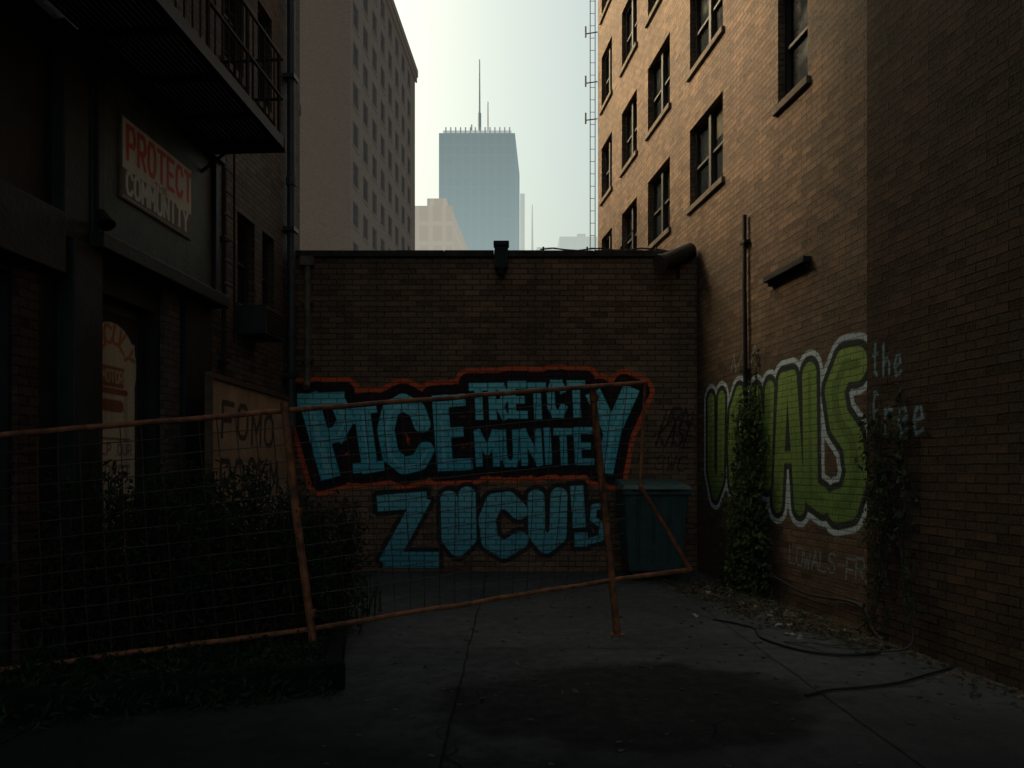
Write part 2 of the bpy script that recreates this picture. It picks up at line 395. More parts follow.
# downpipes
t=MB(); P=lambda u,z,n:FL.p(u,z,n)
t.tube([P(11.2,22,.1),P(11.2,2.55,.1)],.062,M['pipe'],12); t.tube(smoothpath([P(11.2,2.57,.1),P(11.15,2.3,.12),P(10.95,2.18,.14),P(10.7,2.12,.14)],4),.06,M['pipe'],12)
for z in (3,5.2,7.5,10): t.fbox(FL,11.1,11.3,z,z+.06,.005,.18,M['pipe'])
t.beam(P(11.2,5.9,.1),P(11.2,6.02,.1),.078,M['pipe'],12); t.beam(P(11.2,3.6,.1),P(11.2,3.72,.1),.078,M['pipe'],12)
t.make('downpipe',smooth=False)
t=MB(); t.tube([(-3.19,11.53,4.8),(-3.19,11.53,3.0)],.05,M['pipe2'],10); t.tube(smoothpath([(-3.19,11.53,3.02),(-3.19,11.52,2.95),(-3.19,11.45,2.88)],3),.052,M['pipe2'],10)
for z in (3.3,4.2): t.box((-3.27,11.5,z),(-3.11,11.598,z+.05),M['pipe2'])
t.box((-3.29,11.46,4.78),(-3.09,11.598,4.92),M['pipe2']); t.make('downpipe')
t=MB(); t.tube([P(9.05,6.2,.06),P(9.05,2.7,.06)],.03,M['iron'],8); t.tube(smoothpath([P(9.05,2.7,.06),P(9.2,2.45,.1),P(9.5,2.4,.1)],3),.03,M['iron'],8)
for z in (2.9,4.4,5.8): t.fbox(FL,8.99,9.11,z,z+.04,.003,.1,M['iron'])
t.make('conduit_pipe')
t=MB(); t.beam(P(6.5,3.75,.16),P(6.3,3.75,.26),.025,M['iron']); t.beam(P(6.33,3.80,.25),P(6.30,3.68,.32),.04,M['iron'],12,.075); t.make('wall_lamp')

# fire escape
fe=empty('fire_escape')
for li,zp in enumerate((5.38,8.45,11.5)):
    t=MB(); I=M['iron']; y0,y1=(4.2,8.5); n1=1.0
    for n in (.04,n1): t.fbox(FL,y0,y1,zp-.12,zp,n-.025,n+.025,I)
    t.fbox(FL,y1,y1+.05,zp-.14,zp+.01,.02,n1+.03,I); t.fbox(FL,y0-.05,y0,zp-.14,zp+.01,.02,n1+.03,I)
    n=.09
    while n<n1-.04: t.fbox(FL,y0,y1,zp-.04,zp-.004,n,n+.045,I); n+=.052
    y=y0+.6
    while y<y1: t.fbox(FL,y-.02,y+.02,zp-.10,zp-.042,.07,n1-.03,I); y+=.75
    for y in (y0+.1,(y0+y1)/2,y1-.1): t.beam(P(y,zp-.45,.02),P(y,zp-.1,n1*.5),.018,I)
    for zz in (zp+.9,zp+.45):
        t.tube([P(y0,zz,.03),P(y0,zz,n1),P(y1,zz,n1),P(y1,zz,.03)],.018,I)
    y=y0
    while y<=y1+.01: t.beam(P(y,zp,n1),P(y,zp+.9,n1),.009 if int((y-y0)/.14+.5)%6 else .02,I,5); y+=.14
    for n in (.2,.35,.5,.65,.8): t.beam(P(y1,zp,n),P(y1,zp+.9,n),.009,I,5)
    t.make('platform_%d'%(li+1),fe)
t=MB()
a=P(5.0,5.4,.25); b=P(7.6,8.4,.25); c=P(5.0,5.4,.75); d=P(7.6,8.4,.75)
t.beam(a,b,.03,I); t.beam(c,d,.03,I)
for k in range(14):
    s=(k+.5)/14; q=a.lerp(b,s); r=c.lerp(d,s); t.beam(q,r,.035,I,4)
t.make('stair',fe)
t=MB()
for u in (8.9,9.2): t.beam(P(u,3.2,.12),P(u,8.5,.12),.014,I)
z=3.3
while z<8.4: t.beam(P(8.9,z,.12),P(9.2,z,.12),.01,I,5); z+=.28
t.make('drop_ladder',fe)

# ------------------------------------------------------------------ painted canvases (distance fields stored per vertex)
FONT={'P':[[(0,0),(0,1),(.8,1),(1,.8),(1,.6),(.8,.45),(0,.45)]],
'R':[[(0,0),(0,1),(.8,1),(1,.8),(1,.6),(.8,.45),(0,.45)],[(.45,.45),(1,0)]],
'O':[[(.25,0),(0,.22),(0,.78),(.25,1),(.75,1),(1,.78),(1,.22),(.75,0),(.25,0)]],
'T':[[(0,1),(1,1)],[(.5,1),(.5,0)]],'E':[[(1,1),(0,1),(0,0),(1,0)],[(0,.5),(.8,.5)]],
'C':[[(1,.8),(.75,1),(.25,1),(0,.75),(0,.25),(.25,0),(.75,0),(1,.2)]],
'M':[[(0,0),(0,1),(.5,.4),(1,1),(1,0)]],'U':[[(0,1),(0,.2),(.25,0),(.75,0),(1,.2),(1,1)]],
'N':[[(0,0),(0,1),(1,0),(1,1)]],'I':[[(.5,0),(.5,1)]],'Y':[[(0,1),(.5,.5),(1,1)],[(.5,.5),(.5,0)]],
'F':[[(0,0),(0,1),(1,1)],[(0,.5),(.8,.5)]],'K':[[(0,0),(0,1)],[(1,1),(0,.45),(1,0)]],
'Z':[[(0,1),(1,1),(0,0),(1,0)]],'L':[[(0,1),(0,0),(1,0)]],'A':[[(0,0),(.5,1),(1,0)],[(.2,.4),(.8,.4)]],
'S':[[(1,.85),(.7,1),(.25,1),(0,.78),(.25,.55),(.8,.45),(1,.22),(.7,0),(.25,0),(0,.15)]],
'H':[[(0,0),(0,1)],[(1,0),(1,1)],[(0,.5),(1,.5)]],'W':[[(0,1),(.25,0),(.5,.6),(.75,0),(1,1)]],'-':[[(0,.5),(1,.5)]],
'h':[[(.1,1),(.1,0)],[(.1,.4),(.5,.55),(.8,.35),(.8,0)]],'e':[[(.1,.3),(.8,.35),(.7,.6),(.3,.6),(.1,.3),(.3,0),(.85,.1)]],
't':[[(.4,1),(.35,.1),(.6,0)],[(.1,.65),(.8,.7)]],'r':[[(.2,.6),(.2,0)],[(.2,.4),(.5,.6),(.8,.55)]],'f':[[(.8,.95),(.5,1),(.4,.7),(.35,-.1)],[(.1,.5),(.75,.55)]],
' ':[]}
def text(s,u,z,cw,ch,gap,hw,sl=0.0,jit=0.0,sq=True,flip=False,rise=0.0,wid=None):
    out=[]
    for ch_ in s:
        jz=random.uniform(-jit,jit); c=cw*(wid.get(ch_,1) if wid else 1)
        for pl in FONT.get(ch_,[]):
            for a,b in zip(pl[:-1],pl[1:]):
                A=(u+a[0]*c+a[1]*ch*sl,z+a[1]*ch+jz); B=(u+b[0]*c+b[1]*ch*sl,z+b[1]*ch+jz)
                out.append((A,B,hw,sq))
        u+=c+gap; z+=rise
    return out
def segs(pl,hw,sq=False): return [(a,b,hw,sq) for a,b in zip(pl[:-1],pl[1:])]
def sdf(U,Z,S):
    D=np.full(U.shape,9.0)
    for (a,b,hw,sq) in S:
        ax,az=a; bx,bz=b; L=math.hypot(bx-ax,bz-az)
        if L<1e-5: bx+=1e-4; L=1e-4
        tx,tz=(bx-ax)/L,(bz-az)/L
        t=(U-ax)*tx+(Z-az)*tz; n=-(U-ax)*tz+(Z-az)*tx
        if sq:
            qx=np.abs(t-L/2)-(L/2+hw*.85); qy=np.abs(n)-hw
            d=np.hypot(np.maximum(qx,0),np.maximum(qy,0))+np.minimum(np.maximum(qx,qy),0)
        else:
            tc=np.clip(t,0,L); d=np.hypot(t-tc,n)-hw
        D=np.minimum(D,d)
    return D
def canvas(name,F,u0,u1,z0,z1,n,du,fields,mat,keep=None,parent=None,umap=lambda u:u):
    nu=int(abs(u1-u0)/du)+2; nz=int((z1-z0)/du)+2
    us=np.linspace(u0,u1,nu); zs=np.linspace(z0,z1,nz); U,Z=np.meshgrid(us,zs)
    W=umap(U)
    X=F.O.x+F.U.x*W+F.N.x*n; Y=F.O.y+F.U.y*W+F.N.y*n
    co=np.stack([X,Y,Z],-1).reshape(-1,3)
    A={k:sdf(U,Z,S) for k,S in fields.items()}
    mn=np.min(np.stack(list(A.values())),0)
    idx=np.arange(nu*nz).reshape(nz,nu)
    q=np.stack([idx[:-1,:-1],idx[:-1,1:],idx[1:,1:],idx[1:,:-1]],-1).reshape(-1,4)
    if keep is not None:
        ok=(np.minimum(np.minimum(mn[:-1,:-1],mn[:-1,1:]),np.minimum(mn[1:,1:],mn[1:,:-1]))<keep).reshape(-1); q=q[ok]
    used=np.unique(q); rem=np.full(nu*nz,-1); rem[used]=np.arange(len(used))
    me=bpy.data.meshes.new(name); me.from_pydata(co[used].tolist(),[],rem[q].tolist()); me.materials.append(mat)
    for k,v in A.items():
        at=me.attributes.new(k,'FLOAT','POINT'); at.data.foreach_set('value',v.reshape(-1)[used].astype(np.float32))
    me.update(); auto_uv(me)
    o=bpy.data.objects.new(name,me); SC.collection.objects.link(o)
    if parent: o.parent=parent
    return o

# --- mural on back wall (drawn on a sketch grid; k converts it to metres on the wall)
k=11.6/740
def S(pl,hw,sq=True): return segs([((x-512)*k,1.6+(470-y)*k) for x,y in pl],hw*k,sq)
def TX(s,x,y,cw,ch,gap,hw,**kw): return text(s,(x-512)*k,1.6+(470-y)*k,cw*k,ch*k,gap*k,hw*k,**kw)
big=[]
big+=S([(306,402),(326,470)],10)+S([(300,401),(336,400)],8)+S([(336,402),(344,420),(336,434),(318,438)],8)
big+=S([(354,410),(372,408)],5)+S([(361,410),(369,466)],8)+S([(356,468),(380,466)],5)
big+=S([(424,424),(419,410),(404,402),(391,409),(386,430),(391,455),(405,466),(421,462),(428,450)],8.5,False)
big+=S([(443,402),(448,464)],8)+S([(443,402),(464,400)],6)+S([(446,433),(463,432)],5)+S([(448,465),(472,464)],6)
big+=TX('TRETCT',478,417,12.5,30,8,3.8,sl=-.05,jit=.015,rise=.010)
big+=TX('MUNITE',484,463,13.5,31,8,3.4,sl=-.06,jit=.015,rise=.004,wid={'M':1.35,'I':.25,'N':1.15})
big+=S([(606,398),(622,430)],8)+S([(641,394),(624,430),(617,466)],8.5)
def sqx(L):   # fit the piece to the bay of wall it is painted on
    x0=(293-512)*k; x1=(297-512)*k; f=.954
    return [((x1+(a[0]-x0)*f,a[1]),(x1+(b[0]-x0)*f,b[1]),h,s) for a,b,h,s in L]
big=sqx(big)
zuc=S([(384,503),(420,500)],8)+S([(420,503),(390,558)],8.5)+S([(390,560),(432,560)],8)
zuc+=S([(449,499),(450,538),(458,548),(468,538),(467,495)],8.5,False)+S([(519,511),(508,500),(494,502),(487,520),(490,541),(504,550),(520,540)],8.5,False)
zuc+=S([(536,498),(537,534),(546,545),(558,535),(559,496)],8.5,False)+S([(577,491),(579,522)],6.5)+S([(581,538),(581,541)],6.5)
zuc+=S([(602,506),(594,507),(593,519),(602,525),(601,538),(590,541)],3,False)
sh=lambda L,dx,dz:[((a[0]+dx,a[1]+dz),(b[0]+dx,b[1]+dz),h,s) for a,b,h,s in L]
tags=TX('KASE',656,446,7,24,2,.9,sl=.3,jit=.03)+TX('RN',666,426,10,18,3,.7,sl=.4)+TX('TOM',660,420,9,10,3,.6,sl=.2)
tags+=S([(652,438),(668,425),(690,432)],.6,False)+TX('SWC',655,470,8,14,3,.6,sl=.2,jit=.03)
cy=((3.15,(.26,.80,.86)),(1.75,(.11,.54,.67)))
cyz=((1.2,(.22,.62,.71)),(.2,(.09,.37,.46)))
mural=brick_mat('mural_paint_on_brick',row=.085,w=.25,layers=[
  ('d1',.235,(.78,.125,.045),.05,.97),('d1',.160,(.012,.013,.017),.03,.97),('d1s',.05,(.010,.012,.016),.0,.97),
  ('d1',.0,cy,.008,.97),('d1h',-.105,(.50,.88,.90),.02,.4),
  ('d2',.075,(.012,.022,.028),.04,.85),('d2',.0,cyz,.012,.95),('d3',0,(.01,.01,.012),.01,.85)],**BW)
canvas('graffiti_mural',FB,-3.56,2.85,.05,3.3,.004,.0135,{'d1':big,'d1s':sh(big,.035,-.045),'d1h':sh(big,.0,-.03),'d2':zuc,'d3':tags},mural,keep=.30)

# --- green piece on right wall; s runs from 11.24 toward the camera
um=lambda s:11.24-s
bub=[]
bub+=segs([(.20,2.62),(.20,1.62),(.36,1.28),(.54,1.5),(.58,2.62)],.125)
bub+=segs([(1.32,2.45),(1.16,2.62),(.98,2.4),(.93,1.9),(.98,1.45),(1.16,1.26),(1.36,1.42)],.13)
bub+=segs([(1.60,1.30),(1.66,2.58),(1.95,1.45),(2.02,2.6)],.12)
bub+=segs([(2.22,1.2),(2.36,2.66),(2.56,2.66),(2.74,1.2)],.12)+segs([(2.34,1.75),(2.62,1.75)],.07)
bub+=segs([(2.95,2.66),(2.98,1.35),(3.22,1.27)],.15)
bub+=segs([(3.84,2.66),(3.62,2.68),(3.44,2.44),(3.52,2.12),(3.76,1.90),(3.84,1.55),(3.70,1.26),(3.48,1.22)],.175)
tg=text('LOWALS-FRS',2.50,.50,.13,.20,.035,.012,sl=.1,jit=.02,sq=False)
tg+=segs([(.9,2.98),(1.0,3.2),(1.05,2.95),(1.25,3.15)],.012)+segs([(1.5,2.98),(1.62,3.22),(1.72,3.0)],.012)
gr=((2.9,(.27,.40,.09)),(1.0,(.13,.23,.05)))
gmur=brick_mat('green_graffiti_on_brick',layers=[
  ('g1',.135,(.58,.68,.76),.03,.95),('g1',.075,(.010,.011,.012),.02,.97),('g1',0.0,gr,.008,.96),('g1',-.115,(.09,.17,.03),.06,.6),('g2',0,(.26,.35,.40),.03,.7)],**BR)
canvas('graffiti_piece',FR,-.05,4.045,.42,3.3,.004,.0125,{'g1':bub,'g2':tg},gmur,keep=.2,umap=um)
tg2=text('the',4.14,2.50,.12,.30,.04,.014,sq=False,rise=-.02)+text('free',4.10,1.96,.16,.38,.045,.016,sq=False,rise=-.015)
gm2=brick_mat('tag_on_dark_brick',layers=[('g2',0,(.22,.35,.43),.03,.85)],**BN)
canvas('graffiti_tag',FR,4.075,5.4,1.7,3.2,.039,.0125,{'g2':tg2},gm2,keep=.06,umap=um)

# --- protest sign on fascia
t=MB(); t.fbox(FL,6.83,8.14,4.12,4.90,.101,.118,M['tan']); ps=empty('protest_sign'); t.make('board',ps)
pro=text('PROTECT',6.93,4.52,.115,.30,.062,.026,sq=False)
com=text('COMMUNITY',6.92,4.19,.088,.20,.042,.018,jit=.004,sq=False)
pro2=text('THE',7.40,4.425,.05,.05,.03,.008)
band=[((6.85,4.28),(8.12,4.27),.13,True)]
sm_=rough_mat('protest_sign_paint',(.82,.74,.62),.15,5,.7,.3,.002,layers=[('s3',0,(.11,.07,.055),.004,.9),('s1',.0,(.74,.065,.03),.006,.97),('s2',0,(.12,.05,.04),.0,.9),('s4',0,(.85,.83,.77),.005,.97)])
canvas('lettering',FL,6.85,8.12,4.14,4.88,.122,.0085,{'s1':pro,'s2':pro2,'s3':band,'s4':com},sm_,parent=ps)

# --- arched poster on door
dm=empty('poster_door'); t=MB(); t.fbox(FL,6.63,7.61,.02,3.21,-.215,-.15,M['tan']); t.fbox(FL,6.64,6.70,.04,3.2,-.15,-.1,M['store']); t.fbox(FL,7.54,7.60,.04,3.2,-.15,-.1,M['store'])
t.make('door_leaf',dm)
arc=[]; word='ZUCULY'; cx,cz,R=7.12,2.62,.29
for i,chh in enumerate(word):
    th=math.radians(160-i*28)
    for pl in FONT[chh]:
        pts=[]
        for (a,b) in pl:
            lx=(a-.5)*.11; lz=(b-.5)*.16
            pts.append((cx+(R+lz)*math.cos(th)+lx*math.sin(th), cz+(R+lz)*math.sin(th)-lx*math.cos(th)))
        arc+=segs(pts,.018,True)
emb=[((7.02,2.50),(7.22,2.50),.10,True)]; emb+=segs([(6.9,2.36),(7.34,2.36)],.03)+segs([(7.0,2.22),(7.24,2.22)],.06)
face=text('MOTOR',6.96,2.45,.05,.11,.02,.008)
lines=text('HELP OUR',6.78,1.75,.055,.1,.03,.01)+text('STREET',6.8,1.5,.07,.14,.035,.012)
sheet=[((7.12,.2),(7.12,2.55),.37,True),((7.12,2.6),(7.12,2.62),.40,False)]
pm=rough_mat('poster_paint',(.05,.045,.04),.3,6,.8,.2,.003,layers=[('p0',0,(.66,.57,.44),.02,.95),('p1',0,(.55,.17,.05),.006,.95),('p2',0,(.28,.08,.035),.01,.92),('p3',0,(.7,.58,.42),.004,.9),('p4',0,(.08,.05,.04),.008,.8)])
canvas('poster',FL,6.72,7.52,.3,3.12,-.144,.011,{'p0':sheet,'p1':arc,'p2':emb,'p3':face,'p4':lines+segs([(6.85,1.9),(7.4,1.9)],.012)},pm,parent=dm)

# --- hoarding board
FH=Frame((-3.36,0,0),(0.012,1,0),(1,-.012,0)); hb=empty('graffiti_board')
t=MB(); t.fbox(FH,8.0,10.6,.35,2.60,-.03,0,M['tan']); fr=rough_mat('board_timber',(.12,.075,.05),.4,9)
t.fbox(FH,7.96,10.64,2.60,2.66,-.04,.03,fr); t.fbox(FH,7.95,8.0,.2,2.60,-.04,.03,fr); t.fbox(FH,10.6,10.65,.2,2.60,-.04,.03,fr)
for u in (8.1,9.3,10.5): t.fbox(FH,u,u+.07,0,2.5,-.10,-.032,fr)
t.make('panel_and_frame',hb)
txt=text('FOMO',8.3,1.95,.3,.38,.16,.034,sl=.08,jit=.04,sq=False)+text('ROCKM',8.25,1.32,.27,.40,.14,.034,sl=.05,jit=.04,sq=False)
hm=rough_mat('board_paint',(.46,.31,.21),.3,3,.8,.25,.003,layers=[('h1',0,(.03,.025,.022),.015,.9)])
canvas('lettering',FH,8.005,10.595,.36,2.595,.005,.016,{'h1':txt},hm,parent=hb)

# ------------------------------------------------------------------ fence
fe=empty('metal_fence'); fr=MB(); wi=MB()
V=Vector
def bent(a,b,k=8,amp=.012):
    a=V(a);b=V(b); out=[]
    for i in range(k+1):
        s=i/k; p=a.lerp(b,s); f=math.sin(s*math.pi); p+=V((random.uniform(-1,1),random.uniform(-1,1),random.uniform(-1,1)))*amp*f; out.append(p)
    return out
TL0=V((-3.80,5.41,1.85)); TM=V((-1.88,6.2,2.10)); BM=V((-1.66,6.2,.27)); BL0=V((-3.78,5.41,.13))
TR=V((1.31,7.28,2.46)); BRp=V((1.03,7.18,.54)); BRc=V((1.80,7.47,.59)); KN=V((1.257,7.265,1.45))
r=.022
fr.tube(bent(TL0,TM,10,.006),r,M['rust'],8); fr.tube(bent(BL0,BM,10,.006),r,M['rust'],8)
fr.tube(bent(TM,TR,14,.007),r,M['rust'],8); fr.tube(bent(BM,BRp,14,.008),r,M['rust'],8)
fr.tube(bent(BRp,BRc,5,.004),r*1.1,M['rust'],8); fr.tube(bent(BRc,KN,5,.005),r*1.1,M['rust'],8); fr.tube([TR,V((1.29,7.275,2.0)),KN],r*.7,M['rust'],8)
fr.tube([V((-1.905,6.18,2.17)),V((-1.80,6.18,1.2)),V((-1.64,6.18,.0))],.035,M['rust'],8)
fr.tube([V((.775,7.17,2.42)),V((.89,7.17,1.3)),V((1.02,7.17,.0))],.035,M['rust'],8)
fr.beam((1.02,7.17,0),(1.02,7.17,.012),.07,M['rust'],10)
for p in ((-1.80,6.19,1.25),(.86,7.18,1.6),(.80,7.18,2.3),(-1.68,6.19,.4)): fr.beam(V(p)-V((0,0,.03)),V(p)+V((0,0,.03)),.043,M['rust'],8)
fr.make('frame_and_posts',fe)
def meshpanel(tl,tr,bl,br,nv,nh,rr):
    def Q(s,t):
        b=.03*math.sin(s*math.pi)*math.sin(t*math.pi)*1.5
        p=tl.lerp(tr,s).lerp(bl.lerp(br,s),t); return p+V((.3*b,-b,.0))
    for i in range(1,nv):
        s=i/nv+random.uniform(-.002,.002); pts=[Q(s+.0015*math.sin(j*1.3+i),j/8) for j in range(9)]; wi.tube(pts,rr,M['wire'],4)
    for j in range(1,nh):
        t=j/nh+random.uniform(-.002,.002); pts=[Q(i/12,t+.002*math.sin(i*1.1+j)) for i in range(13)]; wi.tube([p+V((0,-.006,0)) for p in pts],rr,M['wire'],4)
meshpanel(TL0,TM,BL0,BM,15,13,.0044); meshpanel(TM,V((1.27,7.27,2.455)),BM,BRp,21,13,.0038)
wi.make('wire_mesh',fe)

# ------------------------------------------------------------------ planter & vegetation
pe=empty('planter_bed'); t=MB()
def kerb(a,b,w_,h):
    a=V(a);b=V(b);d=(b-a).normalized();n=V((-d.y,d.x,0))*w_
    t.hexa([a,b,b+n,a+n,a+V((0,0,h)),b+V((0,0,h)),b+n+V((0,0,h)),a+n+V((0,0,h))],M['conc'])
kerb((-3.82,4.40,0),(-1.21,5.38,0),.14,.20); kerb((-1.27,5.52,0),(-1.85,8.4,0),.12,.18)
t.make('kerb_walls',pe,bevel=.015)
t=MB(); t.poly([(-3.8,4.6,.12),(-1.36,5.46,.12),(-1.9,8.4,.12),(-3.6,8.4,.12)],M['soil']); t.make('soil',pe)

def leaves(name,C,size,mat,parent=None,up=.3,nrm=None,flat=0.0,asp=.5):
    n=len(C); C=np.asarray(C)
    a=np.random.normal(size=(n,3)); a[:,2]+=up
    if nrm is not None:
        nn=np.array(nrm); nn=nn/np.linalg.norm(nn); a-= (a@nn)[:,None]*nn*(1-flat)
    a/=np.linalg.norm(a,axis=1)[:,None]
    b=np.cross(a,np.random.normal(size=(n,3))); 
    if nrm is not None:
        b=np.cross(a,np.array(nrm)+np.random.normal(scale=.45,size=(n,3)))
    b/=np.linalg.norm(b,axis=1)[:,None]; c=np.cross(a,b)
    s=(size*np.random.uniform(.45,1.35,n))[:,None]; w=s*asp
    v=np.stack([C-a*s*.5, C+b*w*.5+c*s*.10-a*s*.1, C+a*s*.6-c*s*.12, C-b*w*.5+c*s*.10-a*s*.1],1).reshape(-1,3)
    f=np.arange(4*n).reshape(n,4); f1=f[:,[0,1,2]]; f2=f[:,[0,2,3]]; F=np.concatenate([f1,f2])
    me=bpy.data.meshes.new(name); me.from_pydata(v.tolist(),[],F.tolist()); me.materials.append(mat); me.update()
    o=bpy.data.objects.new(name,me); SC.collection.objects.link(o)
    if parent: o.parent=parent
    return o
sb=empty('shrub'); C=[]; st=MB()
for i in range(140):
    x=random.uniform(-3.65,-1.72); yf=6.2+.37*(x+1.63); y=random.uniform(yf+.15,min(yf+2.0,8.2))
    top=random.uniform(.55,1.35)+(.15 if x<-2.6 else 0)-.25*max(0,(x+2.2))/.5
    base=V((x,y,.12)); tip=V((x+random.uniform(-.35,.35),y+random.uniform(-.35,.15),top+.2))
    path=smoothpath([base,base.lerp(tip,.5)+V((random.uniform(-.1,.1),random.uniform(-.1,.1),.05)),tip],4)
    for a,b in zip(path[:-1],path[1:]): st.beam(a,b,.006,M['stem'],4)
    for _ in range(150):
        s=random.random()**.7; p=path[min(int(s*(len(path)-1)),len(path)-1)]; g_=.13*(1.1-s*.6)
        C.append((p.x+random.gauss(0,g_),p.y+random.gauss(0,g_),max(.13,p.z+random.gauss(0,.10))))
for i in range(1100):
    x=random.uniform(-3.6,-1.45); yf=6.2+.37*(x+1.63); C.append((x,yf-random.uniform(-.1,.65),.13+abs(random.gauss(0,.05))))
for i in range(1300):   # trailing growth that spills over the kerb
    x=random.uniform(-3.7,-1.3); ye=5.38+.375*(x+1.21); q=abs(random.gauss(0,.10)); 
    C.append((x+.06*math.sin(x*9),ye+.1-q-.05*math.sin(x*5)**2,max(.02,.22-q*1.3+random.gauss(0,.03))))
leaves('foliage',C,.07,M['leaf'],sb,asp=.42); st.make('stems',sb)
gb=MB()
for i in range(420):
    x=random.uniform(-3.7,-1.35); yf=6.2+.37*(x+1.63); y=yf+random.uniform(-.5,1.6); h=random.uniform(.1,.7) if y>yf else random.uniform(.05,.2)
    dx=random.gauss(0,.12);dy=random.gauss(0,.12); wv=.006
    gb.poly([(x-wv,y,.12),(x+wv,y,.12),(x+dx*.4+wv*.7,y+dy*.4,.12+h*.6),(x+dx*.4-wv*.7,y+dy*.4,.12+h*.6)],M['leaf'])
    gb.poly([(x+dx*.4-wv*.7,y+dy*.4,.12+h*.6),(x+dx*.4+wv*.7,y+dy*.4,.12+h*.6),(x+dx,y+dy,.12+h)],M['leaf'])
gb.make('grass_blades',sb)

# ivy on right wall
iv=empty('ivy_vine'); C=[]
def pw(u,z,n): q=FR.p(u,z,n); return (q.x,q.y,q.z)
stm=MB()
for kx in range(24):
    u=9.68+random.uniform(-.48,.34); z=.0; pts=[pw(u,0,.03)]
    H=random.choice((random.uniform(.9,2.2),random.uniform(2.0,3.0)))
    while z<H: z+=.22; u+=random.uniform(-.09,.08)+(9.70-u)*.10; pts.append(pw(u,z,.02+random.uniform(0,.03)))
    stm.tube([V(p) for p in pts],.006,M['stem'],4)
    for p in pts:
        zf=p[2]; dens=int((30*(1.15-zf/3.1)+5)*random.uniform(.3,1.5))
        for _ in range(dens):
            sp=.16 if zf<1.6 else .10
            C.append((p[0]-abs(random.gauss(0,.05+.05*(1-zf/3)))-.01,p[1]+random.gauss(0,sp),max(.03,zf+random.gauss(0,.1))))
stm.make('stems',iv); leaves('foliage',C,.07,M['ivy'],iv,up=-.2,nrm=(-1,-.13,0.25),flat=.4,asp=.75)
iv=empty('ivy_vine'); C=[]; stm=MB()
for kx in range(9):
    u=random.uniform(6.55,7.1); z=random.uniform(1.6,2.35); pts=[]
    zend=random.uniform(.0,1.1)
    while z>zend: pts.append(pw(u,z,.06+random.uniform(0,.05))); z-=.15; u-=random.uniform(-.03,.06)
    if len(pts)<2: continue
    stm.tube([V(p) for p in pts],.005,M['stem'],4)
    for p in pts:
        for _ in range(random.choice((1,4,12))): C.append((p[0]-abs(random.gauss(0,.04)),p[1]+random.gauss(0,.07),max(.03,p[2]+random.gauss(0,.07))))
stm.make('stems',iv); leaves('foliage',C,.06,M['leafI'],iv,up=-.3,nrm=(-1,-.13,.2),flat=.4,asp=.7)
t=MB(); t.tube([V(pw(9.82,4.98,.05)),V(pw(9.82,4.0,.05)),V(pw(9.78,2.5,.05)),V(pw(9.82,0,.05))],.03,M['iron'],8)
for z in (1.0,2.9,4.6): t.fbox(FR,9.75,9.89,z,z+.04,.003,.085,M['iron'])
t.make('conduit_pipe')

# litter
C=[]
for _ in range(1900):
    y=random.uniform(6.6,10.8); xw=4.43-.132*y; d=abs(random.gauss(0,.38)); 
    if y<7.4: d*=.5
    C.append((xw-.04-d-.15*random.random(),y,.008+random.random()*.03))
for _ in range(22):
    cyy=random.uniform(7.0,9.9); cxx=4.43-.132*cyy-random.uniform(.1,1.0)*(1 if cyy>8 else .5)
    for _ in range(random.randint(40,150)): C.append((cxx+random.gauss(0,.12),cyy+random.gauss(0,.2),.008+random.random()*.03))
for _ in range(260):
    y=random.uniform(4.8,6.8); C.append((4.43-.132*y-.06-abs(random.gauss(0,.12)),y,.012))
C=[c for c in C if c[0]<4.43-.132*c[1]-.03]
for _ in range(130): C.append((random.uniform(-1.1,3.2),random.uniform(5.2,11.3),.01))
leaves('leaf_litter',C,.05,M['dry'],None,up=0,nrm=(0,0,1),flat=.25,asp=.6)
t=MB()
for _ in range(90):
    y=random.uniform(6.2,10.3); x=4.43-.132*y-.06-abs(random.gauss(0,.5)); a=random.uniform(0,3.14); L=random.uniform(.1,.4)
    t.beam((x,y,.012),(x-abs(math.cos(a))*L,y+math.sin(a)*L,.012+random.random()*.05),.004,M['stem'],4)
t.make('fallen_twigs')
C=[]
for _ in range(90):
    y=random.uniform(6.8,10.0); C.append((4.43-.132*y-.1-abs(random.gauss(0,.42)),y,.02))
leaves('paper_litter',C,.065,M['paper'],None,up=0,nrm=(0,0,1),flat=.3,asp=1.1)
t=MB(); stn=rough_mat('gravel_stone',(.08,.076,.07),.4,20)
for _ in range(450):
    x=random.uniform(-1.1,3.3); y=random.uniform(3,11.4)
    if random.random()<.5: x=4.43-.132*y-.05-abs(random.gauss(0,.3))
    s=random.uniform(.006,.022); p=V((x,y,s*.3)); 
    t.beam(p-V((s,0,0)),p+V((s,random.uniform(-s,s),0)),s*.6,stn,5,s*.35)
t.make('gravel')

# cables / hose
curve('garden_hose',[(2.14,7.85,.02),(2.42,7.45,.02),(2.36,6.95,.02),(2.62,6.42,.02),(3.08,6.36,.02),(3.38,6.75,.02),(3.44,7.05,.08),(3.43,7.35,.27),(3.28,8.3,.22),(3.16,9.2,.33),(3.05,10.1,.34)],.014,M['rubber'])
curve('loose_cable',[(2.06,5.2,.015),(2.3,5.34,.015),(2.55,5.40,.015),(2.85,5.5,.015),(3.1,5.66,.015),(3.55,5.95,.015)],.010,M['rubber'])
curve('loose_cable',[pw(7.0,1.9,.1),pw(6.75,1.4,.09),pw(6.6,.9,.1),pw(6.5,.45,.12),pw(6.35,.1,.18),pw(6.5,.02,.5)],.009,M['rubber'])
curve('loose_cable',[pw(7.05,2.2,.08),pw(6.9,1.5,.13),pw(6.85,.8,.12),pw(6.95,.3,.1),pw(7.2,.05,.12)],.007,M['rubber'])

